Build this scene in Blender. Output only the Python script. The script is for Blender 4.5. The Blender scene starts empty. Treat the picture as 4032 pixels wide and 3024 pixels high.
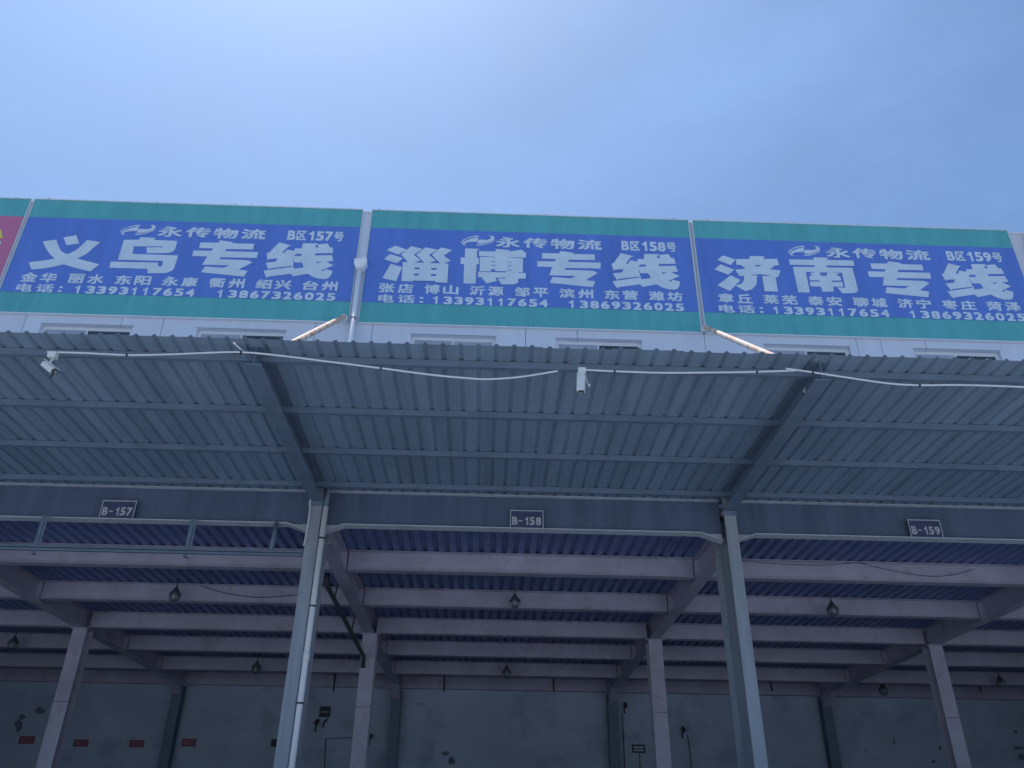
import bpy, bmesh, math, random
from mathutils import Vector, Matrix
from mathutils.geometry import tessellate_polygon
random.seed(7)
S = bpy.context.scene
COL = S.collection

# ------------------------------------------------------------------ camera
F_PX, YAW, PITCH, ROLL = 3256.3, .026932, .518812, .014081
EYE = Vector((0, 0, 1.6))
_cy, _sy, _cp, _sp = math.cos(YAW), math.sin(YAW), math.cos(PITCH), math.sin(PITCH)
FWD = Vector((_sy*_cp, _cy*_cp, _sp)); _r = Vector((_cy, -_sy, 0)); _u = _r.cross(FWD)
RGT = _r*math.cos(ROLL) + _u*math.sin(ROLL); UPV = -_r*math.sin(ROLL) + _u*math.cos(ROLL)
cam = bpy.data.objects.new('camera', bpy.data.cameras.new('camera')); COL.objects.link(cam)
cam.data.sensor_width = 36; cam.data.lens = 36*F_PX/4032
cam.data.clip_start = .1; cam.data.clip_end = 2000
M = Matrix((RGT, UPV, -FWD)).transposed().to_4x4(); M.translation = EYE
cam.matrix_world = M
S.camera = cam

# ------------------------------------------------------------------ light
SUN = Vector((-.19, .26, 1)).normalized()            # towards the sun: high, a little behind the building
SUN_EL = math.asin(SUN.z); SUN_AZ = math.atan2(SUN.x, SUN.y)
W = bpy.data.worlds.new('World'); S.world = W; W.use_nodes = True
nt = W.node_tree; nt.nodes.clear()
out = nt.nodes.new('ShaderNodeOutputWorld'); bg = nt.nodes.new('ShaderNodeBackground')
sky = nt.nodes.new('ShaderNodeTexSky'); sky.sky_type = 'NISHITA'; sky.sun_disc = False
sky.sun_elevation = SUN_EL; sky.sun_rotation = SUN_AZ % (2*math.pi)
sky.air_density = 1.3; sky.dust_density = 1.8; sky.ozone_density = 3.0; sky.altitude = 50
# thin high haze cloud, part of the sky in every direction
tc = nt.nodes.new('ShaderNodeTexCoord')
mp = nt.nodes.new('ShaderNodeMapping'); mp.inputs['Scale'].default_value = (1.4, 1.4, 3.2)
nz = nt.nodes.new('ShaderNodeTexNoise'); nz.inputs['Scale'].default_value = 1.6; nz.inputs['Detail'].default_value = 6; nz.inputs['Roughness'].default_value = .55
cr = nt.nodes.new('ShaderNodeValToRGB'); cr.color_ramp.elements[0].position = .42; cr.color_ramp.elements[1].position = .72
cr.color_ramp.elements[0].color = (.06, .06, .06, 1); cr.color_ramp.elements[1].color = (.42, .42, .42, 1)
mx = nt.nodes.new('ShaderNodeMixRGB'); mx.inputs['Color2'].default_value = (3.9, 5.4, 8.6, 1)
L = nt.links
L.new(tc.outputs['Generated'], mp.inputs['Vector']); L.new(mp.outputs[0], nz.inputs['Vector'])
L.new(nz.outputs['Fac'], cr.inputs[0]); L.new(cr.outputs[0], mx.inputs['Fac'])
L.new(sky.outputs[0], mx.inputs['Color1']); tn = nt.nodes.new('ShaderNodeMixRGB'); tn.blend_type = 'MULTIPLY'; tn.inputs['Fac'].default_value = 1; tn.inputs['Color2'].default_value = (.70, .85, .99, 1)
L.new(mx.outputs[0], tn.inputs['Color1']); L.new(tn.outputs[0], bg.inputs['Color'])
bg.inputs['Strength'].default_value = .104
L.new(bg.outputs[0], out.inputs[0])
sl = bpy.data.lights.new('sun', 'SUN'); sl.energy = 3.2; sl.angle = math.radians(.5); sl.color = (1, .965, .92)
so = bpy.data.objects.new('sun', sl); COL.objects.link(so); so.location = (-10, 20, 60)
so.rotation_euler = (-SUN).to_track_quat('-Z', 'Y').to_euler()
vs = S.view_settings; vs.view_transform = 'Standard'; vs.look = 'None'; vs.exposure = 0.4; vs.gamma = 1; vs.use_curve_mapping = False
S.cycles.max_bounces = 10; S.cycles.diffuse_bounces = 6

# ------------------------------------------------------------------ helpers
def px(u, v, ax, val):
    """photo pixel -> point on the plane coordinate[ax] == val"""
    d = FWD*F_PX + RGT*(u-2016) - UPV*(v-1512)
    return EYE + d*((val-EYE[ax])/d[ax])

def mat(name, col, rough=.6, var=.12, scale=3., spec=.3, metal=0., bump=0., stain=None, streak=False, detail=5):
    m = bpy.data.materials.new(name); m.use_nodes = True
    n = m.node_tree.nodes; l = m.node_tree.links; p = n['Principled BSDF']
    p.inputs['Roughness'].default_value = rough; p.inputs['Metallic'].default_value = metal
    p.inputs['Specular IOR Level'].default_value = spec
    g = n.new('ShaderNodeNewGeometry')
    mp = n.new('ShaderNodeMapping'); mp.inputs['Scale'].default_value = (2.6, .22, 2.6) if streak == 'y' else (3, 3, .35) if streak else (1, 1, 1)
    t = n.new('ShaderNodeTexNoise'); t.inputs['Scale'].default_value = scale; t.inputs['Detail'].default_value = detail; t.inputs['Roughness'].default_value = .6
    l.new(g.outputs['Position'], mp.inputs[0]); l.new(mp.outputs[0], t.inputs['Vector'])
    r = n.new('ShaderNodeValToRGB'); r.color_ramp.elements[0].position = .3; r.color_ramp.elements[1].position = .7
    a = [max(0, c*(1-var)) for c in col]; b = [min(1, c*(1+var)) for c in col]
    r.color_ramp.elements[0].color = (*a, 1); r.color_ramp.elements[1].color = (*b, 1)
    l.new(t.outputs['Fac'], r.inputs[0]); last = r.outputs[0]
    if stain:
        t2 = n.new('ShaderNodeTexNoise'); t2.inputs['Scale'].default_value = stain[2]; t2.inputs['Detail'].default_value = 8; t2.inputs['Roughness'].default_value = .65
        l.new(mp.outputs[0], t2.inputs['Vector'])
        r2 = n.new('ShaderNodeValToRGB'); r2.color_ramp.elements[0].position = stain[1]; r2.color_ramp.elements[1].position = min(1, stain[1]+.12)
        l.new(t2.outputs['Fac'], r2.inputs[0])
        x = n.new('ShaderNodeMixRGB'); x.inputs['Color2'].default_value = (*stain[0], 1)
        mu = n.new('ShaderNodeMath'); mu.operation = 'MULTIPLY'; mu.inputs[1].default_value = stain[3]
        l.new(r2.outputs[0], mu.inputs[0]); l.new(mu.outputs[0], x.inputs['Fac']); l.new(last, x.inputs['Color1']); last = x.outputs[0]
    l.new(last, p.inputs['Base Color'])
    if bump:
        bn = n.new('ShaderNodeBump'); bn.inputs['Strength'].default_value = bump; bn.inputs['Distance'].default_value = .01
        l.new(t.outputs['Fac'], bn.inputs['Height']); l.new(bn.outputs[0], p.inputs['Normal'])
    return m

MT = dict(
    concrete=mat('yard_concrete', (.40, .42, .44), .85, .14, .7, stain=((.2, .2, .2), .58, .25, .5)),
    dock=mat('dock_concrete', (.24, .25, .26), .85, .14, .8),
    steel=mat('painted_steel', (.53, .51, .61), .6, .12, 1.4, stain=((.36, .29, .30), .57, 3.2, .5)),
    column=mat('column_paint', (.32, .355, .40), .6, .14, 2.2, streak=True, stain=((.22, .23, .25), .55, 1.3, .55)),
    canopy=mat('canopy_sheet', (.25, .335, .43), .6, .15, .9, streak='y', stain=((.17, .235, .31), .54, .8, .6)),
    canopy_steel=mat('canopy_steel', (.165, .225, .305), .55, .12, 2.5, stain=((.20, .18, .19), .6, 3.5, .5)),
    strip=mat('beam_flange_paint', (.62, .67, .72), .5, .08, 2, stain=((.35, .37, .4), .58, 2, .5)),
    web_shade=mat('web_shade_sheet', (.11, .15, .225), .5, .18, 1.0, streak=True),  # shade on the edge-beam web, put into a dark base colour
    deck=mat('floor_deck', (.19, .25, .47), .45, .12, 1.5),
    wallp=mat('facade_panel', (.66, .68, .76), .6, .04, 1.2, streak=True, stain=((.50, .52, .56), .60, .8, .35)),
    innerwall=mat('inner_wall', (.47, .56, .69), .8, .13, .55, stain=((.29, .37, .47), .54, .9, .6), bump=.15),
    white=mat('white_pvc', (.86, .85, .86), .6, .05, 3, spec=.25, streak=True, stain=((.55, .50, .46), .60, 1.5, .5)),
    frame=mat('window_frame', (.74, .75, .77), .4, .03, 4),
    pane_pale=mat('curtained_pane', (.36, .38, .46), .12, .10, 2.5, spec=.6),
    pane_dark=mat('dark_pane', (.045, .055, .065), .08, .2, 2, spec=.6),
    green=mat('sign_green', (.11, .42, .43), .5, .09, 1.2, streak=True, stain=((.10, .31, .33), .56, .8, .5)),
    blue=mat('sign_blue', (.12, .22, .61), .5, .08, .9, streak=True, stain=((.09, .16, .46), .58, .7, .45), bump=.25),
    red=mat('sign_red', (.56, .17, .30), .45, .05, .9),
    letter=mat('sign_lettering', (.62, .71, .80), .5, .07, 3),
    yellow=mat('sign_yellow', (.68, .62, .10), .5, .05, 5),
    trim=mat('white_trim', (.72, .74, .76), .45, .05, 4),
    pipe_rust=mat('stained_pipe', (.72, .60, .50), .55, .12, 5, stain=((.55, .24, .10), .46, 6, .85)),
    plaque=mat('plaque_face', (.07, .09, .17), .5, .1, 4),
    mark=mat('plaque_marking', (.52, .54, .58), .5, .1, 9),
    cream=mat('camera_housing', (.74, .73, .69), .4, .04, 8),
    dark=mat('dark_fitting', (.05, .06, .07), .5, .2, 6),
    black=mat('black_rubber', (.03, .03, .035), .6, .2, 6),
    cable=mat('white_cable', (.75, .76, .78), .5, .05, 6),
    lampm=mat('lamp_metal', (.10, .12, .13), .45, .2, 9),
    lampglass=mat('lamp_glass', (.28, .33, .36), .2, .1, 9, spec=.6),
    notice_red=mat('notice_red', (.30, .10, .13), .5, .15, 9),
    notice_mark=mat('notice_mark', (.36, .20, .24), .6, .1, 9),
    scar=mat('bare_plaster', (.17, .20, .25), .9, .3, 7),
    tan=mat('rolled_canvas', (.42, .35, .29), .8, .2, 5),
    rust=mat('rusty_steel', (.34, .22, .17), .7, .25, 7),
    mullion=mat('joint_seal', (.30, .32, .36), .8, .1, 4),
)

class MB:
    def __init__(s): s.v = []; s.f = []
    def box(s, x0, x1, y0, y1, z0, z1):
        b = len(s.v)
        s.v += [(x0,y0,z0),(x1,y0,z0),(x1,y1,z0),(x0,y1,z0),(x0,y0,z1),(x1,y0,z1),(x1,y1,z1),(x0,y1,z1)]
        s.f += [tuple(b+i for i in q) for q in ((0,3,2,1),(4,5,6,7),(0,1,5,4),(1,2,6,5),(2,3,7,6),(3,0,4,7))]
        return s
    def add(s, v, f):
        b = len(s.v); s.v += [tuple(q) for q in v]; s.f += [tuple(b+i for i in q) for q in f]; return s
    def tube(s, pts, r, n=10, caps=True):
        pts = [Vector(p) for p in pts]; rs = r if isinstance(r, (list, tuple)) else [r]*len(pts)
        b = len(s.v); up = None
        for i, p in enumerate(pts):
            t = (pts[min(i+1, len(pts)-1)] - pts[max(i-1, 0)])
            if t.length < 1e-9: t = Vector((0, 0, 1))
            t.normalize()
            if up is None: up = Vector((0, 0, 1)) if abs(t.z) < .9 else Vector((0, 1, 0))
            a = t.cross(up).normalized(); c = a.cross(t).normalized(); up = c
            for k in range(n):
                w = 2*math.pi*k/n; s.v.append(tuple(p + (a*math.cos(w) + c*math.sin(w))*rs[i]))
        for i in range(len(pts)-1):
            for k in range(n):
                s.f.append((b+i*n+k, b+i*n+(k+1) % n, b+(i+1)*n+(k+1) % n, b+(i+1)*n+k))
        if caps:
            s.f.append(tuple(b+k for k in range(n))[::-1]); e = b+(len(pts)-1)*n; s.f.append(tuple(e+k for k in range(n)))
        return s
    def prism(s, poly, axis, a0, a1):
        """polygon in the two other axes, extruded along axis"""
        n = len(poly); b = len(s.v); ax = [i for i in range(3) if i != axis]
        for a in (a0, a1):
            for p in poly:
                q = [0, 0, 0]; q[axis] = a; q[ax[0]] = p[0]; q[ax[1]] = p[1]; s.v.append(tuple(q))
        for i in range(n): s.f.append((b+i, b+(i+1) % n, b+n+(i+1) % n, b+n+i))
        s.f.append(tuple(b+i for i in range(n))[::-1]); s.f.append(tuple(b+n+i for i in range(n)))
        return s
    def build(s, name, m, parent=None, smooth=False, origin=None):
        me = bpy.data.meshes.new(name)
        o3 = Vector(origin) if origin else Vector((0, 0, 0))
        me.from_pydata([tuple(Vector(v)-o3) for v in s.v], [], s.f)
        bm = bmesh.new(); bm.from_mesh(me); bmesh.ops.recalc_face_normals(bm, faces=bm.faces); bm.to_mesh(me); bm.free()
        me.materials.append(MT[m] if isinstance(m, str) else m)
        if smooth:
            for p in me.polygons: p.use_smooth = len(p.vertices) == 4
        o = bpy.data.objects.new(name, me); COL.objects.link(o)
        if parent:
            o.parent = parent; w = Vector((0, 0, 0)); q = parent
            while q: w += q.location; q = q.parent
            o.location = o3 - w
        else: o.location = o3
        return o

def tag(o, label, cat, group=None):
    o['label'] = label; o['category'] = cat
    if group: o['group'] = group
    return o
def thing(name, label, cat, loc=(0, 0, 0), group=None):
    o = bpy.data.objects.new(name, None); COL.objects.link(o); o.location = loc; o.empty_display_size = .2
    return tag(o, label, cat, group)
def bevel(o, w=.004, seg=1):
    m = o.modifiers.new('bevel', 'BEVEL'); m.width = w; m.segments = seg; m.limit_method = 'ANGLE'; m.angle_limit = math.radians(40)
    return o
def ibeam_x(x0, x1, yc, b, z0, z1, tf=.014, tw=.010):
    return MB().box(x0, x1, yc-b/2, yc+b/2, z0, z0+tf).box(x0, x1, yc-tw/2, yc+tw/2, z0+tf, z1-tf).box(x0, x1, yc-b/2, yc+b/2, z1-tf, z1)
def ibeam_y(y0, y1, xc, b, z0, z1, tf=.014, tw=.010):
    return MB().box(xc-b/2, xc+b/2, y0, y1, z0, z0+tf).box(xc-tw/2, xc+tw/2, y0, y1, z0+tf, z1-tf).box(xc-b/2, xc+b/2, y0, y1, z1-tf, z1)
def icol(xc, y0, y1, b, z0, z1, tf=.02, tw=.014):
    return MB().box(xc-b/2, xc+b/2, y0, y0+tf, z0, z1).box(xc-tw/2, xc+tw/2, y0+tf, y1-tf, z0, z1).box(xc-b/2, xc+b/2, y1-tf, y1, z0, z1)
def corr(x0, x1, y0, y1, z, pitch, rib, h, up=1, t=.003, phase=0.):
    """ribbed steel sheet, ribs along y"""
    prof = []; x = x0 + phase
    prof.append((x0, z))
    while x + pitch <= x1 + 1e-6:
        a = x + (pitch-rib)/2
        prof += [(a, z), (a+rib*.28, z+up*h), (a+rib*.72, z+up*h), (a+rib, z)]
        x += pitch
    prof.append((x1, z))
    mb = MB(); n = len(prof)
    for (yy) in (y0, y1):
        for dz in (0, t):
            mb.v += [(p[0], yy, p[1]+dz) for p in prof]
    for i in range(n-1):
        mb.f += [(i, i+1, 2*n+i+1, 2*n+i), (n+i, 3*n+i, 3*n+i+1, n+i+1), (i, n+i, n+i+1, i+1), (2*n+i, 2*n+i+1, 3*n+i+1, 3*n+i)]
    mb.f += [(0, 2*n, 3*n, n), (n-1, 2*n-1, 4*n-1, 3*n-1)]
    return mb

# ------------------------------------------------------------------ setting
GX = [-19.27, -11.27, -3.27, 4.73, 12.73, 20.73]          # bay grid, 8 m
YF, YWALL, YSIGN, YR, YB = 15.07, 15.65, 15.60, 23.65, 32.7
DOCK = 1.15
g = MB(); g.add([(-400,-400,0),(400,-400,0),(400,400,0),(-400,400,0)], [(0,1,2,3)])
o = g.build('yard_ground', 'concrete'); o['kind'] = 'structure'
o = MB().box(-19.6, 21.1, 14.5, 32.68, .004, DOCK).build('loading_dock_floor', 'dock'); o['kind'] = 'structure'

# ------------------------------------------------------------------ warehouse building
B = thing('warehouse_building', 'long two-storey pale warehouse with steel columns, open loading bays and panelled upper storey', 'building', (0, 15.65, 0))
FBEAMS = [17.93, 20.87, 23.85, 26.72, 29.80]
for i, x in enumerate(GX):
    xc = x-.05
    bevel(icol(xc, YF, YF+.98, .23, DOCK, 7.86).build('front_column', 'column', B), .003)
    xr = x+.04
    c = icol(xr, YR, YR+.42, .39, DOCK, 6.93).build('rear_column', 'steel', B)
    MB().box(xr-.26, xr+.26, YR-.05, YR+.47, 6.932, 6.955).build('cap_plate', 'steel', c)
    MB().box(xr-.197, xr+.197, YR-.006, YR-.001, 5.02, 5.032).build('splice_seam', 'dark', c)
    icol(xr, YB-.42, YB-.02, .36, DOCK, 6.93).build('wall_column', 'canopy_steel', B)
    # main floor girders, deeper towards the supports
    for (y0, y1) in ((YF+.952, YR+.21), (YR+.212, YB-.02)):
        gmb = ibeam_y(y0, y1, xr-.02, .30, 6.96, 7.44)
        gd = gmb.build('floor_girder', 'steel', B)
        for yb in FBEAMS:
            if y0+.2 < yb < y1-.2:
                MB().box(xr-.16, xr-.028, yb-.006, yb+.006, 6.976, 7.42).box(xr-.012, xr+.12, yb-.006, yb+.006, 6.976, 7.42).build('stiffener', 'steel', gd)
    # haunch bracket at the wall
    for sgn in (-1,):
        MB().prism([(YB-1.3, 6.958), (YB-.43, 6.958), (YB-.43, 6.60)], 0, xr-.15, xr+.13).build('haunch', 'steel', B)
for k in range(5):
    xa, xb = GX[k], GX[k+1]
    for yb in FBEAMS:
        fb = ibeam_x(xa+.19, xb-.15, yb, .25, 7.0, 7.44, .016, .010).build('floor_beam', 'steel', B)
        if yb > 25: continue
        for xe, sg in ((xa+.19, 1), (xb-.15, -1)):      # bolted end plates
            pl = MB().box(min(xe, xe+sg*.24), max(xe, xe+sg*.24), yb-.017, yb-.006, 7.05, 7.39)
            for bi in range(4):
                for bj in range(2):
                    bx, bz = xe+sg*(.07+.1*bj), 7.09+.085*bi
                    pl.tube([(bx, yb-.017, bz), (bx, yb-.036, bz)], .017, 6)
            pl.build('bolted_plate', 'steel', fb)
    ibeam_x(xa+.19, xb-.15, YB-.14, .24, 6.99, 7.44).build('wall_beam', 'steel', B)
    # edge beam on the column line, haunched at both ends
    x0, x1 = xa-.06+.115, xb-.06-.115
    zb = 7.10; dz = .15
    tt = .016
    fl = [(x0, zb-dz), (x0+.42, zb), (x1-.42, zb), (x1, zb-dz)]
    mb = MB().prism([(p[0], p[1]) for p in fl] + [(p[0], p[1]+tt) for p in fl[::-1]], 1, 15.24, 15.48)
    mb.prism([(p[0], p[1]+tt) for p in fl] + [(x1, 7.778), (x0, 7.778)], 1, 15.355, 15.367)
    mb.box(x0, x1, 15.24, 15.48, 7.778, 7.794)
    eb = mb.build('edge_beam', 'strip', B)
    MB().box(x0, x1, 15.348, 15.353, 7.12, 7.776).build('web_shade_sheet', 'web_shade', eb)  # dark sheet added over the web to paint in its shade
    # ribbed floor deck and slab
    corr(xa-.0, xb-.004, 15.49, YB-.03, 7.446, .25, .13, .06, 1, .002).build('floor_deck', 'deck', B)
    MB().box(xa, xb-.004, 15.49, YB-.03, 7.53, 7.72).build('floor_slab', 'dock', B)
# walls
seams = [-19.55, -17.6, -15.6, -13.5, -12.4, -10.44, -8.32, -7.40, -4.01, -2.74, .715, 1.885, 4.78, 8.27, 8.83, 9.87, 12.66, 13.9, 15.9, 18.0, 19.2, 21.0]
wins = [(-10.06, -8.05), (-6.62, -4.65), (-1.86, .04), (1.40, 3.34), (6.13, 8.09), (9.556, 11.556), (-18.0, -16.05), (-14.6, -12.65), (14.1, 16.05), (17.5, 19.4)]
ZW0, ZW1, ZTOP = 10.15, 11.74, 15.24
for a, b in zip(seams, seams[1:]):
    a += .006; b -= .006
    mb = MB(); segs = [(a, b)]
    for w in wins:
        ns = []
        for (p, q) in segs:
            if w[1] <= p or w[0] >= q: ns.append((p, q)); continue
            if w[0] > p: ns.append((p, w[0]))
            if w[1] < q: ns.append((w[1], q))
        segs = ns
    mb.box(a, b, YWALL, YWALL+.12, ZW1, ZTOP).box(a, b, YWALL, YWALL+.12, 7.9, ZW0)
    for (p, q) in segs: mb.box(p, q, YWALL, YWALL+.12, ZW0, ZW1)
    mb.build('wall_panel', 'wallp', B)
mb = MB()
for (p, q) in zip([-19.55]+[w[1] for w in sorted(wins)], [w[0] for w in sorted(wins)]+[21.0]): mb.box(p, q, YWALL+.121, YWALL+.18, ZW0, ZW1)
mb.box(-19.55, 21.0, YWALL+.121, YWALL+.18, ZW1, ZTOP).box(-19.55, 21.0, YWALL+.121, YWALL+.18, 7.9, ZW0)
mb.build('wall_backing', 'mullion', B)
MB().box(-19.6, 21.05, YWALL-.03, YWALL+.2, ZTOP+.002, ZTOP+.04).build('parapet_coping', 'trim', B)
MB().box(-19.55, 21.0, YWALL+.2, YB+.2, 14.7, 14.9).build('roof', 'dock', B)
MB().box(-19.6, 21.1, YB, YB+.2, .006, 14.69).build('back_wall', 'innerwall', B)
MB().box(-19.75, -19.6, YF+.3, YB+.2, .006, 14.69).build('added_end_wall', 'wallp', B)  # unseen ends, both added to keep the interior dark
MB().box(21.1, 21.25, YF+.3, YB+.2, .006, 14.69).build('added_end_wall', 'wallp', B)
MB().box(-19.55, 21.0, YWALL+.2, YWALL+.25, 7.55, 7.9).build('sill_course', 'wallp', B)
for wi, (a, b) in enumerate(wins):
    wd = MB(); t = .04; y0, y1 = YWALL+.092, YWALL+.119
    wd.box(a, b, y0, y1, ZW1-t, ZW1).box(a, b, y0, y1, ZW0, ZW0+t).box(a, a+t, y0, y1, ZW0+t, ZW1-t).box(b-t, b, y0, y1, ZW0+t, ZW1-t)
    wo = wd.build('window', 'frame', B)
    MB().box(a-.02, b+.02, YWALL-.012, YWALL-.001, ZW1+.012, ZW1+.026).build('window_head', 'mullion', wo)
    xm = (a+b)/2-.02
    for s_, (p, q, yo, m_) in enumerate(((a+t, xm+.03, .0, 'pane_pale'), (xm-.03, b-t, .025, 'pane_dark' if wi != 2 else 'pane_pale'))):
        z0, z1 = ZW0+t, ZW1-t; st = .035; yy = y0+.002+yo*.5
        sa = MB().box(p, q, yy, yy+.010, z1-st, z1).box(p, q, yy, yy+.010, z0, z0+st).box(p, p+st, yy, yy+.010, z0+st, z1-st).box(q-st, q, yy, yy+.010, z0+st, z1-st).build('sash', 'frame', wo)
        MB().box(p+st, q-st, yy+.003, yy+.008, z0+st, z1-st).build('pane', m_, wo)
    MB().box(a+.01, b-.01, YWALL+.22, YWALL+.23, ZW0, ZW1).build('curtain', 'pane_dark', wo)

# ------------------------------------------------------------------ loading canopy
C = thing('loading_canopy', 'dark grey-blue ribbed steel canopy projecting over the loading bays, seen from below', 'canopy', (0, 15.07, 7.5))
ZC = 7.80
for x in GX:
    xc = x-.065
    r_ = ibeam_y(9.96, YF-.002, xc, .234, 7.49, ZC-.004, .014, .010).build('rafter', 'canopy_steel', C)
    MB().box(xc-.15, xc+.15, YF-.022, YF-.004, 7.40, 7.47).build('end_plate', 'canopy_steel', r_)
PURL = [10.20, 11.76, 13.28, 14.80]
for k in range(5):
    x0, x1 = GX[k]-.065, GX[k+1]-.065
    for yp in PURL:   # C purlins
        p = MB().box(x0+.008, x1-.008, yp, yp+.004, ZC-.11, ZC-.006).box(x0+.008, x1-.008, yp+.004, yp+.07, ZC-.11, ZC-.105).box(x0+.008, x1-.008, yp+.004, yp+.07, ZC-.011, ZC-.006).box(x0+.008, x1-.008, yp+.066, yp+.07, ZC-.105, ZC-.09)
        p.build('purlin', 'canopy_steel', C)
    # sheets, lapped every two ribs' width
    n = 8; w = (x1-x0)/n
    for j in range(n):
        jit = random.uniform(-.012, .012)
        corr(x0+j*w, x0+(j+1)*w+.02 if j < n-1 or k < 4 else x0+(j+1)*w, 9.80+jit, 15.50, ZC+(.0035 if j % 2 else 0), w/4, .078, .030, 1, .0025).build('roof_sheet', 'canopy', C)

# ------------------------------------------------------------------ lettering
tcu = bpy.data.curves.new('glyph', 'FONT'); tcu.dimensions = '2D'; tcu.fill_mode = 'BOTH'
tob = bpy.data.objects.new('glyph', tcu); COL.objects.link(tob)
_gc = {}
def glyph(ch, off):
    if (ch, off) not in _gc:
        tcu.body = ch; tcu.offset = off; tcu.resolution_u = 4; tcu.size = 1
        dg = bpy.context.evaluated_depsgraph_get(); dg.update()
        me = bpy.data.meshes.new_from_object(tob.evaluated_get(dg))
        v = [(p.co.x, p.co.y) for p in me.vertices]; f = [tuple(p.vertices) for p in me.polygons]
        bpy.data.meshes.remove(me)
        xs = [q[0] for q in v]; ys = [q[1] for q in v]
        _gc[(ch, off)] = (v, f, min(xs), max(xs), min(ys), max(ys))
    return _gc[(ch, off)]
LET_Y = YSIGN - .012
def put(mb, ch, xa, xb, za, zb, off, y=LET_Y, pad=0):
    if ch == '1': return put1(mb, xa, xb, za, zb, y)
    """fit the glyph's outline into the box; pad keeps narrow glyphs narrow"""
    v, f, a, b, c, d = glyph(ch, 0)
    n = 1 if off == 0 else 5; kx, kz = off*(xb-xa)/(b-a), off*(zb-za)/(d-c)
    xa += kx; xb -= kx; za += kz; zb -= kz
    for i, (sx, sz) in enumerate(((0, 0), (1, 1), (-1, 1), (1, -1), (-1, -1))[:n]):     # heavier stroke: the outline laid down five times
        mb.add([(xa+(q[0]-a)/(b-a)*(xb-xa)+sx*kx, y-.0007*i, za+(q[1]-c)/(d-c)*(zb-za)+sz*kz) for q in v], f)
ONE = [(.52, 0), (1, 0), (1, 1), (.58, 1), (.5, .9), (.36, .83), (0, .78), (0, .60), (.52, .62)]
def put1(mb, xa, xb, za, zb, y=LET_Y):
    flat(mb, [[(xa+p*(xb-xa), za+q*(zb-za)) for p, q in ONE]], y)
def flat(mb, loops, y):
    tri = tessellate_polygon([[Vector((p[0], p[1], 0)) for p in lp] for lp in loops])
    pts = [p for lp in loops for p in lp]
    mb.add([(p[0], y, p[1]) for p in pts], [t for t in tri])

# heavy display characters, outlined from the boards (pixel outlines put onto the board plane)
K = 300/2212
G = {}
G['zi'] = ((1490, 950), [[[(240,255),(490,130),(830,245),(570,385)]], [[(165,520),(330,370),(715,490),(540,640)]], [[(110,1075),(360,655),(690,755),(515,1160)]],
  [[(655,390),(950,145),(1290,225),(1030,395),(1235,560),(1010,622),(870,622)]], [[(1100,395),(1370,180),(1725,250),(1470,405),(1670,560),(1460,640),(1340,636)]], [[(1550,400),(1820,185),(2150,260),(1895,420),(2100,575),(1880,655),(1800,652)]],
  [[(710,605),(2035,655),(2000,1215),(1655,1195),(1650,1160),(1010,1145),(1000,1175),(665,1160)], [(1045,770),(1195,770),(1190,820),(1045,820)], [(1035,945),(1180,945),(1175,1000),(1030,1000)], [(1530,785),(1690,785),(1685,835),(1530,835)], [(1520,960),(1680,960),(1675,1015),(1520,1015)]]])
G['bo'] = ((1790, 960), [[[(305,130),(725,150),(650,200),(650,410),(710,415),(705,590),(635,595),(610,1160),(255,1150),(275,590),(175,590),(175,400),(295,395)]],
  [[(710,215),(1190,225),(1195,150),(1610,185),(1570,222),(1960,175),(2030,250),(2075,260),(2065,405),(1550,390),(1545,415),(1190,410),(1195,385),(705,355)]],
  [[(735,385),(1190,395),(1500,400),(1985,425),(1975,830),(1500,800),(1190,795),(1165,745),(1060,740),(1055,805),(725,800)], [(1060,505),(1185,507),(1185,525),(1060,523)], [(1060,622),(1185,624),(1185,642),(1060,640)], [(1540,520),(1650,524),(1650,542),(1540,538)], [(1540,638),(1650,642),(1650,660),(1540,656)], [(1530,757),(1645,760),(1645,778),(1530,775)]],
  [[(680,815),(1490,835),(1500,790),(1850,800),(1845,840),(2065,850),(2065,1015),(1845,1015),(1840,1140),(1720,1180),(1360,1180),(1250,1012),(1490,1010),(1490,985),(1180,990),(1240,1080),(930,1155),(780,975),(675,970)]]])
G['zhuan'] = ((2090, 970), [[[(860,135),(1245,190),(1215,220),(1855,235),(1860,400),(1100,385),(1085,450),(2030,475),(2025,645),(1010,625),(985,680),(1800,710),(1945,775),(1600,980),(1870,1020),(1805,1185),(555,1060),(630,890),(1160,930),(1310,860),(535,840),(620,600),(190,590),(185,430),(690,440),(735,370),(325,355),(320,195),(825,205)]]])
G['xian'] = ((2390, 980), [[[(400,120),(770,215),(680,250),(550,425),(615,430),(680,330),(880,370),(890,290),(1075,300),(1075,145),(1490,150),(1500,180),(1780,150),(1860,265),(1940,265),(2000,430),(1510,440),(1500,500),(1990,490),(2060,660),(1860,680),(2110,790),(1780,930),(1870,955),(1890,890),(2120,950),(2110,1050),(2060,1150),(1960,1185),(1780,1170),(1600,1120),(1440,1030),(1040,1105),(955,1030),(350,1110),(310,1150),(260,1100),(165,940),(335,915),(945,832),(940,803),(345,872),(290,910),(170,710),(430,685),(490,590),(270,600),(190,630),(125,430),(195,410)],
  [(955,455),(1120,455),(1130,515),(915,520)], [(905,560),(975,705),(1200,705),(1275,850),(1000,885),(970,800)], [(1440,200),(1510,200),(1550,270),(1470,270)], [(1590,685),(1750,680),(1610,730)]]])
G['yi'] = ((100, 910), [[[(1105,185),(1480,115),(1565,360),(1195,410)]], [[(510,300),(895,250),(985,490),(1060,600),(1200,665),(1290,650),(1500,530),(1650,400),(1790,260),(2175,320),(1960,500),(1790,650),(1510,800),(2150,965),(1880,1175),(1500,1080),(1100,965),(800,1040),(500,1090),(185,1115),(95,905),(500,860),(850,800),(700,660),(580,480)]]])
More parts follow.
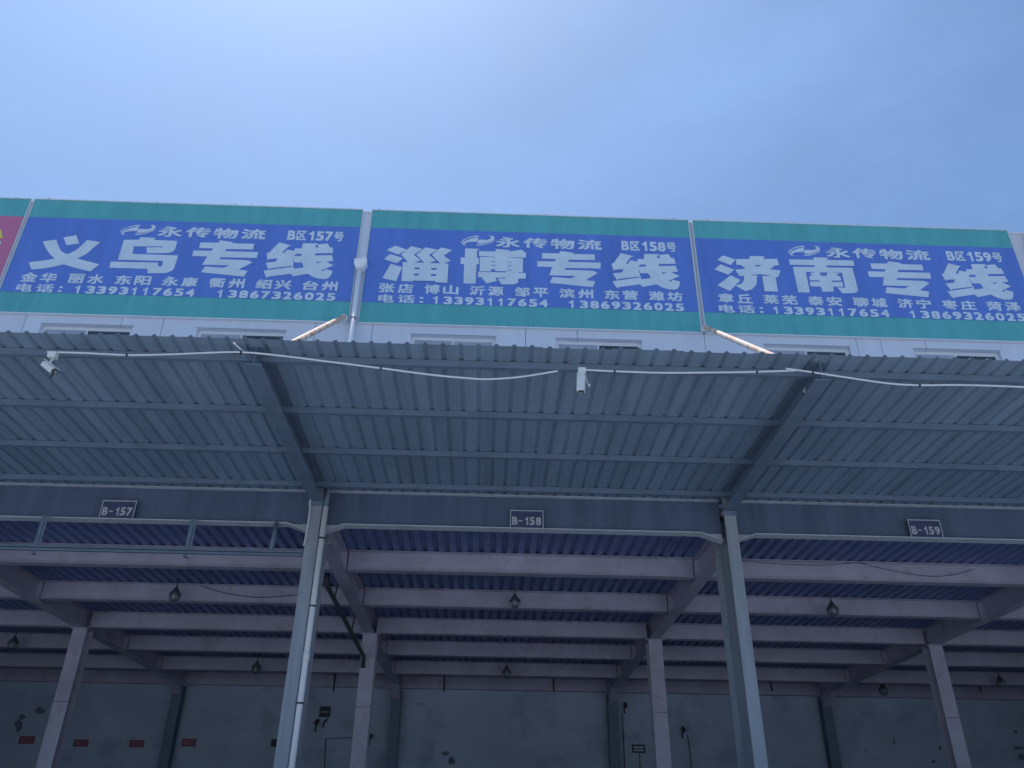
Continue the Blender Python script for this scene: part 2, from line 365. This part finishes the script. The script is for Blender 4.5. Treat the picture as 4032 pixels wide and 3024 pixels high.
G['wu'] = ((410, 915), [[[(1070,140),(1490,160),(1470,200),(1400,215),(2125,250),(2070,470),(2000,560),(1850,600),(1250,605),(1225,435),(1730,432),(1700,410),(870,405),(820,625),(2150,670),(2040,1030),(1980,1110),(1800,1180),(1270,1190),(1255,1060),(150,1025),(190,850),(1575,880),(1565,985),(1680,985),(1710,830),(400,795),(575,215),(990,215)]]])
G['ji'] = ((2800, 985), [[[(180,285),(340,150),(710,275),(575,435)]], [[(95,560),(270,410),(672,570),(500,715)]], [[(180,1025),(565,735),(855,870),(545,1190)]],
  [[(715,260),(1110,260),(1115,170),(1535,180),(1560,205),(1495,235),(1530,255),(1920,260),(1970,440),(1840,455),(1710,560),(2010,590),(1960,760),(1885,800),(1870,810),(1940,1205),(1550,1195),(1480,752),(1770,745),(1500,710),(1390,700),(1120,730),(1300,737),(1380,765),(1320,790),(1330,900),(1300,1030),(1180,1140),(1000,1195),(705,1035),(890,970),(950,880),(955,750),(820,750),(695,570),(1000,545),(860,435),(730,430)], [(1240,440),(1470,440),(1350,490)]]])
G['nan'] = ((3090, 995), [[[(860,130),(1225,145),(1260,165),(1200,205),(1990,230),(2020,385),(1210,370),(1210,425),(1965,440),(2125,1080),(2080,1150),(1990,1175),(1680,1180),(1525,1010),(1755,1015),(1665,585),(1400,572),(1580,600),(1490,665),(1610,685),(1640,810),(1360,810),(1370,850),(1670,850),(1700,990),(1400,985),(1425,1130),(1090,1130),(1050,980),(750,980),(730,840),(1020,840),(1010,805),(730,800),(705,675),(800,670),(725,600),(800,575),(865,572),(860,558),(610,558),(730,1155),(390,1150),(235,410),(870,415),(870,365),(155,350),(120,195),(815,205)], [(1000,575),(1245,575),(1200,670),(1050,670)]]])
KL = 600/2212
LOGO = ((1790, 900), [[[(92,205),(120,165),(200,125),(300,103),(357,103),(353,116),(260,124),(180,145),(128,180),(106,215)]], [[(112,222),(150,182),(230,148),(347,124),(325,190),(220,195),(165,208),(140,228),(180,250),(125,240)]],
  [[(347,160),(470,165),(522,150),(532,130),(490,103),(560,110),(582,140),(562,172),(480,205),(400,218),(325,215)]], [[(586,160),(562,195),(470,230),(380,248),(315,248),(320,233),(400,229),(480,214),(552,186)]]])
def big(mb, key, dx, dz=0., k=K, src=None):
    (u0, v0), polys = src or G[key]
    for i, loops in enumerate(polys):
        ls = []
        for lp in loops:
            q = [px(u0+a*k, v0+b*k, 1, LET_Y) for a, b in lp]
            ls.append([(p.x+dx, p.z+dz) for p in q])
        flat(mb, ls, LET_Y - .0012*(i+1))

def board(label, xa, xb, banner, sx, data, screws):
    t = thing('sign_board', label, 'sign board', (xa, YSIGN, 12.0), 'sign boards along the parapet')
    MB().box(xa, xb, YSIGN, YSIGN+.045, 12.0, 15.30).build('backing_panel', 'green', t)
    MB().box(xa+.01, xb-.01, YSIGN-.008, YSIGN-.001, 12.56, 14.75).build('banner', banner, t)
    MB().box(xa-.012, xb+.012, YSIGN-.02, YSIGN+.047, 11.975, 11.998).build('bottom_trim', 'trim', t)
    MB().box(xa-.012, xb+.012, YSIGN-.02, YSIGN+.06, 15.302, 15.322).build('top_trim', 'trim', t)
    for e in (xa-.012, xb+.001): MB().box(e, e+.011, YSIGN-.018, YSIGN+.046, 12.0, 15.30).build('side_trim', 'trim', t)
    for s_ in screws: MB().box(s_-.012, s_+.012, YSIGN+.0, YSIGN+.02, 15.322, 15.36).build('screw', 'dark', t)
    return t
def boardtext(t, heads, zone, cities, num1, num2, c0, cp, cw, dzc, ph0, phd, logo_dx, name0, zone0, zone1, big_items, dz):
    for key, dx, d_ in big_items:
        mb = MB(); big(mb, key, dx, d_); mb.build('large_character', 'letter', t)
    mb = MB(); big(mb, None, logo_dx, dz, KL, LOGO); mb.build('swoosh_logo', 'letter', t)
    mb = MB()
    zt, zl = px(2000, 934, 1, LET_Y).z+dz, px(2000, 974, 1, LET_Y).z+dz
    for i, ch in enumerate('永传物流'):
        x = name0 + i*.655
        put(mb, ch, x, x+.585, zl+.005*(i % 2), zt, .026)
    mb.build('company_lettering', 'letter', t)
    mb = MB()
    zt, zl = px(2470, 949, 1, LET_Y).z+dz, px(2470, 986, 1, LET_Y).z+dz
    cells = zone; wts = [1.0 if c.isascii() else 1.25 for c in cells]; tot = sum(wts)
    x = zone0
    for c, w in zip(cells, wts):
        w_ = (zone1-zone0)*w/tot
        inset = .20*w_ if c == '1' else .05*w_
        put(mb, c, x+inset, x+w_-inset, zl, zt, .034 if c.isascii() else .030); x += w_
    mb.build('bay_lettering', 'letter', t)
    zt, zl = px(1560, 1116, 1, LET_Y).z+dzc, px(1560, 1153, 1, LET_Y).z+dzc
    for i, w in enumerate(cities):
        mb = MB()
        for j, ch in enumerate(w):
            x = c0 + i*cp + j*cp*.413
            put(mb, ch, x, x+cp*.345, zl, zt, .030)
        mb.build('town_name', 'letter', t)
    mb = MB()
    zt, zl = px(1560, 1160, 1, LET_Y).z+dzc, px(1560, 1192, 1, LET_Y).z+dzc
    put(mb, '电', ph0, ph0+.36, zl, zt, .028); put(mb, '话', ph0+.44, ph0+.84, zl, zt, .028)
    for q in (0, 1): mb.add([(ph0+.95, LET_Y, zl+.02+q*.11), (ph0+1.03, LET_Y, zl+.02+q*.11), (ph0+1.03, LET_Y, zl+.07+q*.11), (ph0+.95, LET_Y, zl+.07+q*.11)], [(0,1,2,3)])
    mb.build('phone_label', 'letter', t)
    for (st, en), num in zip(phd, (num1, num2)):
        cw_ = (en-st)/10.8
        for i, ch in enumerate(num):
            mb = MB()
            x = st + i*cw_; wdt = .105 if ch == '1' else .81*cw_
            put(mb, ch, x+(.1 if i else 0)*cw_ , x+(.1 if i else 0)*cw_+wdt, zl, zt-.012, .034) if ch == '1' else put(mb, ch, x, x+wdt, zl, zt-.012, .034)
            mb.build('phone_digit', 'letter', t)

PX = lambda u, v: px(u, v, 1, LET_Y).x
b157 = board('blue sign board framed in green, leftmost of the three whole boards, marked 157', -11.21, -3.29, 'blue', 0, None, (-10.9, -8.3, -6.4, -6.0, -3.6))
b158 = board('blue sign board framed in green, middle one of the three, marked 158', -3.055, 4.71, 'blue', 0, None, (-2.9, 1.2, 4.4))
b159 = board('blue sign board framed in green, rightmost of the three whole boards, marked 159', 4.82, 12.71, 'blue', 0, None, (5.2, 9.0))
b156 = board('red sign board framed in green, cut off by the left edge of the photo', -19.2, -11.305, 'red', 0, None, (-11.7,))
cw = (PX(2552, 1140)-PX(1493, 1125))/6
d157 = PX(85, 1075)-PX(1493, 1125); d159 = PX(2828, 1165)-PX(1493, 1125)
X158 = dict(name=PX(1953, 950), zone=(PX(2445, 965), PX(2664, 975)), c0=PX(1493, 1130), ph=PX(1489, 1175))
boardtext(b158, None, 'B区158号', ['张店', '博山', '沂源', '邹平', '滨州', '东营', '潍坊'], '13393117654', '13869326025', X158['c0'], cw, 0, 0, X158['ph'], ((PX(1705,1180),PX(2157,1195)),(PX(2240,1195),PX(2693,1210))), 0, X158['name'], *X158['zone'],
          [('zi', 0, 0), ('bo', 0, 0), ('zhuan', 0, 0), ('xian', 0, 0)], 0)
z157 = PX(757, 1000)-PX(2114, 1040); x157 = PX(1049, 1000)-PX(2407, 1050)
boardtext(b157, None, 'B区157号', ['金华', '丽水', '东阳', '永康', '衢州', '绍兴', '台州'], '13393117654', '13867326025', PX(85, 1085), (PX(1193, 1110)-PX(85, 1085))/6, 0, 0, PX(69, 1120), ((PX(298,1130),PX(768,1145)),(PX(857,1150),PX(1321,1165))), PX(473, 910)-PX(1815, 945), PX(623, 910), PX(1131, 925), PX(1356, 930),
          [('yi', 0, 0), ('wu', 0, 0), ('zhuan', z157, 0), ('xian', x157, 0)], 0)
z159 = PX(3413, 1060)-PX(2114, 1040); x159 = PX(3704, 1070)-PX(2407, 1050)
boardtext(b159, None, 'B区159号', ['章丘', '莱芜', '泰安', '聊城', '济宁', '枣庄', '菏泽'], '13393117654', '13869326025', PX(2828, 1175), (PX(3880, 1190)-PX(2828, 1175))/6, 0, 0, PX(2831, 1215), ((PX(3044,1220),PX(3500,1230)),(PX(3581,1230),PX(4036,1245))), PX(3099, 975)-PX(1815, 945), PX(3247, 975), PX(3723, 1000), PX(3946, 1010),
          [('ji', 0, 0), ('nan', 0, 0), ('zhuan', z159, 0), ('xian', x159, 0)], 0)
mb = MB(); q = [px(u, v, 1, LET_Y) for u, v in ((-40, 905), (5, 905), (11, 938), (-40, 938))]; flat(mb, [[(p.x, p.z) for p in q]], LET_Y); mb.build('yellow_mark', 'yellow', b156)
mb = MB(); q = [px(u, v, 1, LET_Y) for u, v in ((-30, 950), (6, 950), (-3, 972), (-30, 972))]; flat(mb, [[(p.x, p.z) for p in q]], LET_Y); mb.build('white_mark', 'letter', b156)

# ------------------------------------------------------------------ bay number plaques under the canopy
def plaque(txt, xc, label):
    t = thing('number_plaque', label, 'number plaque', (xc, 15.232, 7.118), 'bay number plaques')
    w, z0, z1, y = .325, 7.118, 7.47, 15.226
    MB().box(xc-w, xc+w, y, y+.012, z0, z1).build('plate', 'plaque', t)
    e = .016
    MB().box(xc-w, xc+w, y-.004, y-.0005, z1-e*1.3, z1).box(xc-w, xc-w+e, y-.004, y-.0005, z0, z1-e*1.3).box(xc+w-e, xc+w, y-.004, y-.0005, z0, z1-e*1.3).build('border', 'mark', t)
    mb = MB(); x = xc-.285
    for ch, wd, gap in zip(txt, (.105, .075, .06, .10, .10), (.022, .05, .028, .022, 0)):
        if ch == '-': mb.add([(x, y-.004, 7.235), (x+wd, y-.004, 7.235), (x+wd, y-.004, 7.26), (x, y-.004, 7.26)], [(0,1,2,3)])
        else: put(mb, ch, x, x+wd, 7.165, 7.33, .03, y-.004)
        x += wd+gap
    mb.build('bay_number', 'mark', t)
plaque('B-157', -7.12, 'small bordered plaque reading B-157 above the left loading bay')
plaque('B-158', .735, 'small bordered plaque reading B-158 above the middle loading bay')
plaque('B-159', 8.57, 'small bordered plaque reading B-159 above the right loading bay')

# ------------------------------------------------------------------ pipes
t = thing('rain_pipe', 'white rain pipe with hopper head between two sign boards', 'rain pipe', (-3.16, 15.48, 7.85))
MB().tube([(-3.165, 15.50, 13.42), (-3.16, 15.50, 7.862)], .058, 14).build('pipe', 'white', t, True)
h = MB().box(-3.30, -3.01, 15.40, 15.595, 13.52, 13.66).prism([(-3.30, 13.52), (-3.01, 13.52), (-3.09, 13.40), (-3.235, 13.40)], 1, 15.402, 15.593).tube([(-3.09, 15.5, 13.66), (-3.09, 15.5, 13.76)], [.085, .055], 12)
bevel(h.build('hopper_head', 'white', t), .012, 2)
for z in (12.02, 9.7): MB().tube([(-3.16, 15.50, z), (-3.16, 15.50, z+.025)], .066, 14).build('pipe_clip', 'dark', t)
def slant(x, label):
    t = thing('slanted_drain_pipe', label, 'drain pipe', (x, 15.45, 12.1), 'slanted drain pipes over the canopy')
    MB().tube([(x, 15.56, 12.10), (x, 15.42, 12.02), (x, 10.9, 8.27), (x, 10.55, 7.98)], .055, 12).build('pipe', 'pipe_rust', t, True)
    MB().tube([(x, 15.63, 12.09), (x, 15.40, 12.0)], .072, 12).build('elbow', 'white', t, True)
slant(-3.36, 'rust-stained drain pipe slanting down left of the white hopper pipe')
slant(4.76, 'rust-stained drain pipe slanting down between the middle and right sign boards')
t = thing('column_rain_pipe', 'white rain pipe clipped to the left front steel column', 'rain pipe', (-3.12, 15.02, DOCK))
xp = -3.125
MB().tube([(xp, 15.03, 7.36), (xp, 15.03, DOCK)], .053, 14).build('pipe', 'white', t, True)
MB().tube([(xp, 15.03, 7.36), (xp+.005, 15.02, 7.62), (xp+.008, 15.02, 7.795)], .046, 12).build('pipe_top', 'canopy_steel', t, True)
for z in (6.72, 5.45, 3.8): MB().tube([(xp, 15.03, z), (xp, 15.03, z+.03)], .062, 14).build('pipe_clip', 'dark', t)
MB().tube([(xp, 15.03, 4.50), (xp, 15.03, 4.66)], .060, 14).build('coupling', 'white', t, True)

# ------------------------------------------------------------------ conduits and cables
def cable(name, pts, r, m, label, cat, group=None, sub=6):
    P = [Vector(p) for p in pts]; Q = []
    for i in range(len(P)-1):
        a, b, c, d = P[max(i-1, 0)], P[i], P[i+1], P[min(i+2, len(P)-1)]
        for s_ in range(sub):
            t = s_/sub
            Q.append(.5*((2*b)+(c-a)*t+(2*a-5*b+4*c-d)*t*t+(3*b-a-3*c+d)*t**3))
    Q.append(P[-1])
    return tag(MB().tube(Q, r, 8).build(name, m, None, True), label, cat, group)
Yc = 9.94
wp = lambda lst, y=Yc: [px(u, v, 1, y) for u, v in lst]
cable('white_conduit', wp([(186,1386),(330,1390),(500,1398),(650,1396),(800,1390),(950,1387),(1100,1400),(1300,1425),(1500,1450),(1700,1476),(1850,1490),(1930,1493),(2050,1484),(2196,1461)]), .014, 'cable', 'longest white conduit sagging below the left part of the canopy edge', 'conduit')
cable('white_conduit', wp([(2288,1456),(2420,1462),(2600,1468),(2800,1467),(2980,1464),(3132,1459)]), .014, 'cable', 'white conduit running right from the middle security camera', 'conduit')
cable('white_conduit', wp([(3094,1451),(3200,1466),(3350,1489),(3500,1510),(3620,1517),(3760,1516),(3900,1519),(4100,1527)]), .014, 'cable', 'white conduit below the canopy edge at the right side of the photo', 'conduit')
for o_, pts_ in zip([o for o in bpy.data.objects if o.name.startswith('white_conduit')], (((500,1398),(950,1387),(1500,1450)), ((2420,1462),(2980,1464)), ((3200,1466),(3620,1517)))):
    for u, v in pts_:
        p = px(u, v, 1, Yc); MB().box(p.x-.012, p.x+.012, Yc-.02, Yc+.02, p.z-.018, p.z+.018).build('cable_tie', 'dark', o_)
cable('hanging_cable', [px(u, v, 1, 15.0) for u, v in ((1213,1895),(1221,1945),(1220,2000),(1213,2060),(1204,2110),(1196,2150))], .014, 'cable', 'short white cable hanging beside the left front column', 'cable')
cable('sagging_wire', [px(u, v, 1, 17.76) for u, v in ((3380,2214),(3480,2240),(3600,2262),(3680,2269),(3760,2262),(3830,2242))], .007, 'black', 'thin black wire sagging in front of the nearest floor beam on the right', 'wire')
cable('sagging_wire', [px(u, v, 1, 17.77) for u, v in ((2915,2208),(3050,2219),(3200,2225),(3300,2222),(3380,2214))], .006, 'black', 'thin black wire along the top of the nearest beam, right of the right column', 'wire')
cable('sagging_wire', [px(u, v, 1, 20.70) for u, v in ((790,2308),(900,2338),(1000,2351),(1080,2350),(1190,2340))], .008, 'black', 'thin black wire sagging across the second floor beam in the left bay', 'wire')

# ------------------------------------------------------------------ security cameras
def sec_cam(label, boxpx, body_pts, rad, y):
    b0 = px(*boxpx, 1, y)
    t = thing('security_camera', label, 'security camera', tuple(b0), 'security cameras under the canopy edge')
    bevel(MB().box(b0.x-.055, b0.x+.055, y-.05, y+.05, b0.z-.045, b0.z+.045).build('junction_box', 'cream', t), .008, 2)
    A, Bv = [Vector(p) for p in body_pts]
    MB().tube([b0+Vector((.02, 0, -.045)), (b0+A)/2+Vector((.03, 0, -.02)), A.lerp(Bv, .45)], .013, 8).build('bracket', 'white', t, True)
    d = (Bv-A).normalized(); sx = d.cross(Vector((0, 0, 1))).normalized(); up = sx.cross(d)
    hb = MB(); w, h_ = rad, rad*.85
    prof = [(-w, -h_), (w, -h_), (w, h_*.4), (w*.55, h_), (-w*.55, h_), (-w, h_*.4)]
    n = len(prof); vv = []
    for P in (A, Bv): vv += [P+sx*a+up*b for a, b in prof]
    hb.add(vv, [tuple(range(n))[::-1], tuple(range(n, 2*n))]+[(i, (i+1) % n, n+(i+1) % n, n+i) for i in range(n)])
    bevel(hb.build('housing', 'cream', t), .006, 2)
    MB().tube([Bv+d*.001, Bv+d*.035], [rad*.8, rad*.72], 14).build('lens_hood', 'dark', t, True)
    MB().tube([Bv+d*.036, Bv+d*.042], rad*.45, 12).build('lens', 'lampglass', t, True)
    sh = MB()
    A2, B2 = A+up*(h_+.006)-d*.01, Bv+up*(h_+.006)+d*.03
    sh.add([A2-sx*w*1.08, A2+sx*w*1.08, B2+sx*w*1.08, B2-sx*w*1.08, A2-sx*w*1.08+up*.006, A2+sx*w*1.08+up*.006, B2+sx*w*1.08+up*.006, B2-sx*w*1.08+up*.006], [(0,3,2,1),(4,5,6,7),(0,1,5,4),(1,2,6,5),(2,3,7,6),(3,0,4,7)])
    sh.build('sun_shield', 'cream', t)
    return t, A, Bv
y = 9.94
c1, A1, B1 = sec_cam('white bullet security camera tilted down at the left end of the conduit', (209, 1400), (px(178, 1433, 1, 9.96), px(214, 1462, 1, 9.86)), .052, y)
MB().tube([px(210, 1472, 1, 9.86), px(203, 1478, 1, 9.85), px(200, 1486, 1, 9.85)], .014, 8).build('cable_plug', 'dark', c1, True)
c2, A2_, B2_ = sec_cam('white security camera hanging straight down at the middle of the canopy edge', (2291, 1463), (px(2290, 1478, 1, 9.93), px(2288, 1541, 1, 9.84)), .050, y)
pts = [px(2306, 1475, 1, 9.94), px(2309, 1495, 1, 9.94), px(2313, 1507, 1, 9.93), px(2320, 1517, 1, 9.92)]
MB().tube(pts, .006, 6).build('pigtail_cable', 'white', c2, True)
MB().box(pts[-1].x-.012, pts[-1].x+.012, pts[-1].y-.01, pts[-1].y+.01, pts[-1].z-.02, pts[-1].z+.012).build('plug', 'white', c2)
q0, q1 = px(2279, 1508, 1, 9.80), px(2296, 1488, 1, 9.80)
# little lamp and rods on the rafters
p = px(3178, 1528, 1, 10.6)
t = thing('rafter_lamp', 'small pinkish lamp fixed under the right rafter near its tip', 'lamp', tuple(p))
MB().tube([p+Vector((.02, -.05, .06)), p+Vector((-.03, .05, -.06))], [.03, .035], 10).build('lamp_body', 'cream', t, True)
MB().tube([p+Vector((-.03, .05, -.06)), p+Vector((-.035, .06, -.072))], .04, 10).build('lamp_rim', 'dark', t, True)
MB().tube([p+Vector((.01, -.02, .04)), p+Vector((.09, -.02, .16))], .008, 6).build('bracket', 'dark', t, True)
a, b = px(911, 1342, 1, 9.90), px(958, 1384, 1, 9.95)
t = thing('steel_bracket', 'pale bent steel bracket beside the tip of the left rafter', 'bracket', tuple(b))
MB().tube([a, b], .011, 8).build('rod', 'cable', t, True)
c = px(957, 1415, 1, 9.95)
MB().box(c.x-.008, c.x+.008, 9.945, 9.957, c.z, b.z).box(c.x-.075, c.x+.07, 9.943, 9.96, c.z-.012, c.z).build('angle_plate', 'canopy_steel', t)

# ------------------------------------------------------------------ hanging rail in the left bay
t = thing('hanging_rail', 'double steel rail hung on flat bars across the left loading bay', 'rail', (-7.6, 15.10, 6.45))
MB().box(-11.2, -3.46, 15.08, 15.12, 6.47, 6.505).build('upper_rail', 'canopy_steel', t)
MB().box(-11.2, -3.46, 15.07, 15.13, 6.405, 6.445).build('lower_rail', 'canopy_steel', t)
for x in (-8.42, -5.63):
    MB().box(x-.035, x+.035, 15.132, 15.142, 6.36, 7.10).add([(x-.035,15.131,6.36),(x+.035,15.131,6.36),(x+.12,15.06,6.30),(x+.05,15.06,6.30),(x-.035,15.143,6.37),(x+.035,15.143,6.37),(x+.12,15.07,6.31),(x+.05,15.07,6.31)], [(0,1,2,3),(4,7,6,5),(0,3,7,4),(1,5,6,2),(2,6,7,3),(0,4,5,1)]).build('hanger_bar', 'canopy_steel', t)
    MB().box(x+.05, x+.085, 15.134, 15.142, 6.51, 7.10).build('hanger_bar', 'canopy_steel', t)
MB().tube([(-4.07, 15.16, 6.44), (-4.07, 15.26, 7.098)], .045, 12).build('hanger_tube', 'canopy_steel', t, True)
MB().box(-11.2, -3.46, 15.085, 15.115, 6.446, 6.469).build('rail_web', 'dark', t)

# ------------------------------------------------------------------ pendant lamps
def lamp(x, y, z, s, label, group):
    """z: top of the hook"""
    t = thing('pendant_lamp', label, 'pendant lamp', (x, y, z), group)
    def P(*a): return [(x, y, z-q*s) for q in a]
    MB().tube(P(0, .16), .012*s, 8).build('hook_rod', 'lampm', t, True)
    MB().tube(P(.15, .20, .27, .29), [.02*s, .045*s, .085*s, .09*s], 14).build('cap', 'lampm', t, True)
    MB().tube(P(.292, .35, .44, .46), [.075*s, .085*s, .075*s, .04*s], 14).build('glass', 'lampglass', t, True)
    for k in range(6):
        w = math.pi/3*k; c_, s_ = math.cos(w), math.sin(w)
        MB().tube([(x+c_*.10*s, y+s_*.10*s, z-.27*s), (x+c_*.125*s, y+s_*.125*s, z-.33*s), (x+c_*.11*s, y+s_*.11*s, z-.43*s), (x+c_*.03*s, y+s_*.03*s, z-.49*s)], .008*s, 5).build('cage_bar', 'lampm', t, True)
    MB().tube([(x, y, z-.325*s), (x, y, z-.338*s)], .128*s, 16).build('cage_ring', 'lampm', t, True)
    return t
q = px(692, 2300, 1, 20.45); lamp(px(690, 2340, 1, 20.45).x, 20.45, 7.446, 1.12, 'caged pendant lamp hanging in the left loading bay', 'pendant lamps in the bays')
lamp(px(2027, 2360, 1, 20.45).x, 20.45, 7.446, 1.08, 'caged pendant lamp hanging in the middle loading bay', 'pendant lamps in the bays')
lamp(px(3277, 2395, 1, 20.45).x, 20.45, 7.446, 1.16, 'caged pendant lamp hanging in the right loading bay', 'pendant lamps in the bays')
for (u, v, yy, lab) in ((1015, 2595, 29.3, 'small dark pendant lamp deep inside the left bay, left of the front column'), (1995, 2620, 29.3, 'small dark pendant lamp deep inside the middle bay'),
                        (38, 2580, 26.2, 'dark pendant lamp at the far left edge of the photo'), (3935, 2665, 29.3, 'small dark pendant lamp near the right edge of the photo'), (3472, 2690, 31.2, 'dark pendant lamp in front of the back wall in the right bay')):
    lamp(px(u, v, 1, yy).x, yy, 7.446, 1.25, lab, 'pendant lamps deep inside')

# ------------------------------------------------------------------ dark offset pipe beside the left girder
t = thing('offset_drain_pipe', 'dark drain pipe running slantwise to the left rear column', 'drain pipe', (-3.3, 21, 6))
pa, pb = px(1285, 2300, 1, 18.4), px(1432, 2585, 1, 23.55)
MB().tube([pa+Vector((0, 0, .25)), pa, pb, pb+Vector((0, .02, -.3))], .055, 10).build('pipe', 'dark', t, True)
for f_ in (.18, .62):
    m_ = pa.lerp(pb, f_)
    MB().tube([m_, m_+Vector((.05, 0, .45))], .018, 6).build('hanger', 'dark', t, True)

# ------------------------------------------------------------------ fittings on the back wall
YW = YB-.004
def wallrect(name, u0, v0, u1, v1, d, m, label, cat, group=None):
    a, b = px(u0, v0, 1, YW), px(u1, v1, 1, YW); cx, cz = (a.x+b.x)/2, (a.z+b.z)/2
    t = thing(name, label, cat, (cx, YW, cz), group)
    MB().box(a.x, b.x, YW-d, YW, b.z, a.z).build('plate', m, t)
    return t, a, b
for i, (u0, v0, u1, v1, lab) in enumerate(((80, 2898, 132, 2929, 'small red notice on the back wall, leftmost of four'), (293, 2912, 344, 2941, 'small red notice just right of the leftmost rear column'),
                                (514, 2914, 564, 2943, 'small red notice on the back wall, third of four from the left'), (719, 2908, 769, 2940, 'small red notice on the back wall, rightmost of four'))):
    t, a, b = wallrect('wall_notice', u0, v0, u1, v1, .02, 'notice_red', lab, 'notice', 'red notices on the back wall')
    mb = MB(); w = (b.x-a.x)
    for k in range(2):
        xo = a.x+w*(.14+.40*k); h_ = a.z-b.z
        mb.box(xo, xo+w*(.3-.06*k), YW-.024, YW-.0205, b.z+h_*(.56+.05*k), b.z+h_*.74).box(xo+w*.05*k, xo+w*.31, YW-.024, YW-.0205, b.z+h_*.26, b.z+h_*(.44-.04*k))
    mb.build('faint_print', 'notice_mark', t)
t, a, b = wallrect('wall_board', 2488, 2931, 2541, 2965, .03, 'dark', 'dark framed notice board beside the right rear column', 'notice board')
w, h_ = b.x-a.x, a.z-b.z
mb = MB()
for k in range(2): mb.box(a.x+w*.14, b.x-w*.12, YW-.034, YW-.0305, b.z+h_*(.18+.36*k), b.z+h_*(.42+.36*k))
mb.build('paper', 'innerwall', t)
wallrect('electrical_box', 1072, 2912, 1092, 2941, .10, 'dark', 'small dark box on the back wall, half hidden behind the left front column', 'electrical box')
# floodlight
t, a, b = wallrect('floodlight', 1262, 2782, 1298, 2824, .08, 'dark', 'dark square floodlight on the back wall beside the left front column', 'floodlight')
MB().box(a.x+.05, b.x-.05, YW-.085, YW-.081, a.z-.22, a.z-.17).build('glass_glint', 'lampglass', t)
p = px(1290, 2830, 1, YW); MB().tube([p, p+Vector((-.1, -.05, -.12)), p+Vector((-.14, -.02, -.3))], .03, 8).build('bracket', 'dark', t, True)
for (u, v, s_, lab) in ((1250, 2858, 1.0, 'small dark camera on the back wall under the floodlight'), (2462, 2790, .9, 'small dark camera on the back wall beside the middle bay opening'), (2690, 2885, .9, 'small dark camera on the back wall between the right rear and front columns'), (1460, 2915, .9, 'dark fitting on the back wall right of the left rear column')):
    p = px(u, v, 1, YW); t = thing('wall_camera', lab, 'camera', tuple(p), 'small cameras on the back wall')
    MB().tube([p+Vector((0, -.02, .18*s_)), p+Vector((-.02, -.25, .05*s_))], .07*s_, 10).build('housing', 'dark', t, True)
    MB().tube([p+Vector((.0, -.0, .1)), p+Vector((-.05, -.06, -.06)), p+Vector((-.05, -.06, -.22*s_))], .025, 8).build('bracket', 'dark', t, True)
for (pts, lab) in ((((2450, 2815), (2455, 2900), (2462, 3080)), 'thin dark cable down the back wall right of the middle bay'), (((2706, 2895), (2716, 2950), (2728, 3080)), 'thin dark cable down the back wall left of the right column'),
                   (((1275, 3080), (1283, 2908), (1385, 2905)), 'thin dark cable bent along the back wall beside the left rear column'), (((2518, 2966), (2523, 3080)), 'thin dark cable hanging from the notice board')):
    q = [px(u, v, 1, YW-.03) for u, v in pts]
    tag(MB().tube(q, .016, 6).build('wall_cable', 'dark', None, True), lab, 'cable', 'cables on the back wall')
for (u, lab) in ((1750, 'short dark rod hanging from the wall beam in the middle bay, left one'), (2178, 'short dark rod hanging from the wall beam in the middle bay, right one'), (3030, 'short dark rod hanging from the wall beam right of the right front column'), (1318, 'short dark rod under the wall beam beside the left rear column'), (3845, 'short dark rod under the wall beam near the right edge')):
    p = px(u, 2660, 1, YB-.3); q = px(u+3, 2722, 1, YB-.3)
    tag(MB().tube([(p.x, YB-.3, 7.44), (p.x+.02, YB-.3, q.z)], .03, 8).build('ceiling_rod', 'dark', None, True), lab, 'rod', 'rods under the wall beam')
# patches of broken plaster, parts of the back wall
BW = [o for o in bpy.data.objects if o.name.startswith('back_wall')][0]
rnd = random.Random(3)
for (u, v, ru, rv) in ((72, 2858, 20, 28), (88, 2822, 15, 12), (158, 2797, 24, 13), (1752, 2968, 20, 9), (1778, 2994, 13, 18), (3520, 2920, 6, 14), (3675, 2998, 12, 7), (3702, 2945, 8, 9), (4000, 2880, 10, 9), (4010, 2945, 24, 8), (4022, 2980, 18, 16), (1650, 2772, 12, 3)):
    pts = []
    for k in range(13):
        w = 2*math.pi*k/13; r_ = rnd.uniform(.55, 1.15)
        q = px(u+ru*math.cos(w)*r_, v+rv*math.sin(w)*r_, 1, YW); pts.append((q.x, q.z))
    mb = MB(); flat(mb, [pts], YW-.002); o = mb.build('plaster_patch', 'scar', B)

# ------------------------------------------------------------------ rolled canvas at the right end
t = thing('rolled_canvas', 'brown rolled canvas at the top right corner beside the right sign board', 'canvas roll', (13.25, 15.45, 14.2))
MB().tube([(13.18, 15.46, 15.32), (13.22, 15.45, 15.18), (13.36, 15.45, 14.4), (13.55, 15.46, 13.4)], [.05, .17, .2, .18], 16).build('roll', 'tan', t, True)
MB().tube([(13.30, 15.45, 14.78), (13.31, 15.45, 14.72)], .205, 16).build('strap', 'dark', t, True)

bpy.data.objects.remove(tob)
bpy.context.view_layer.update()
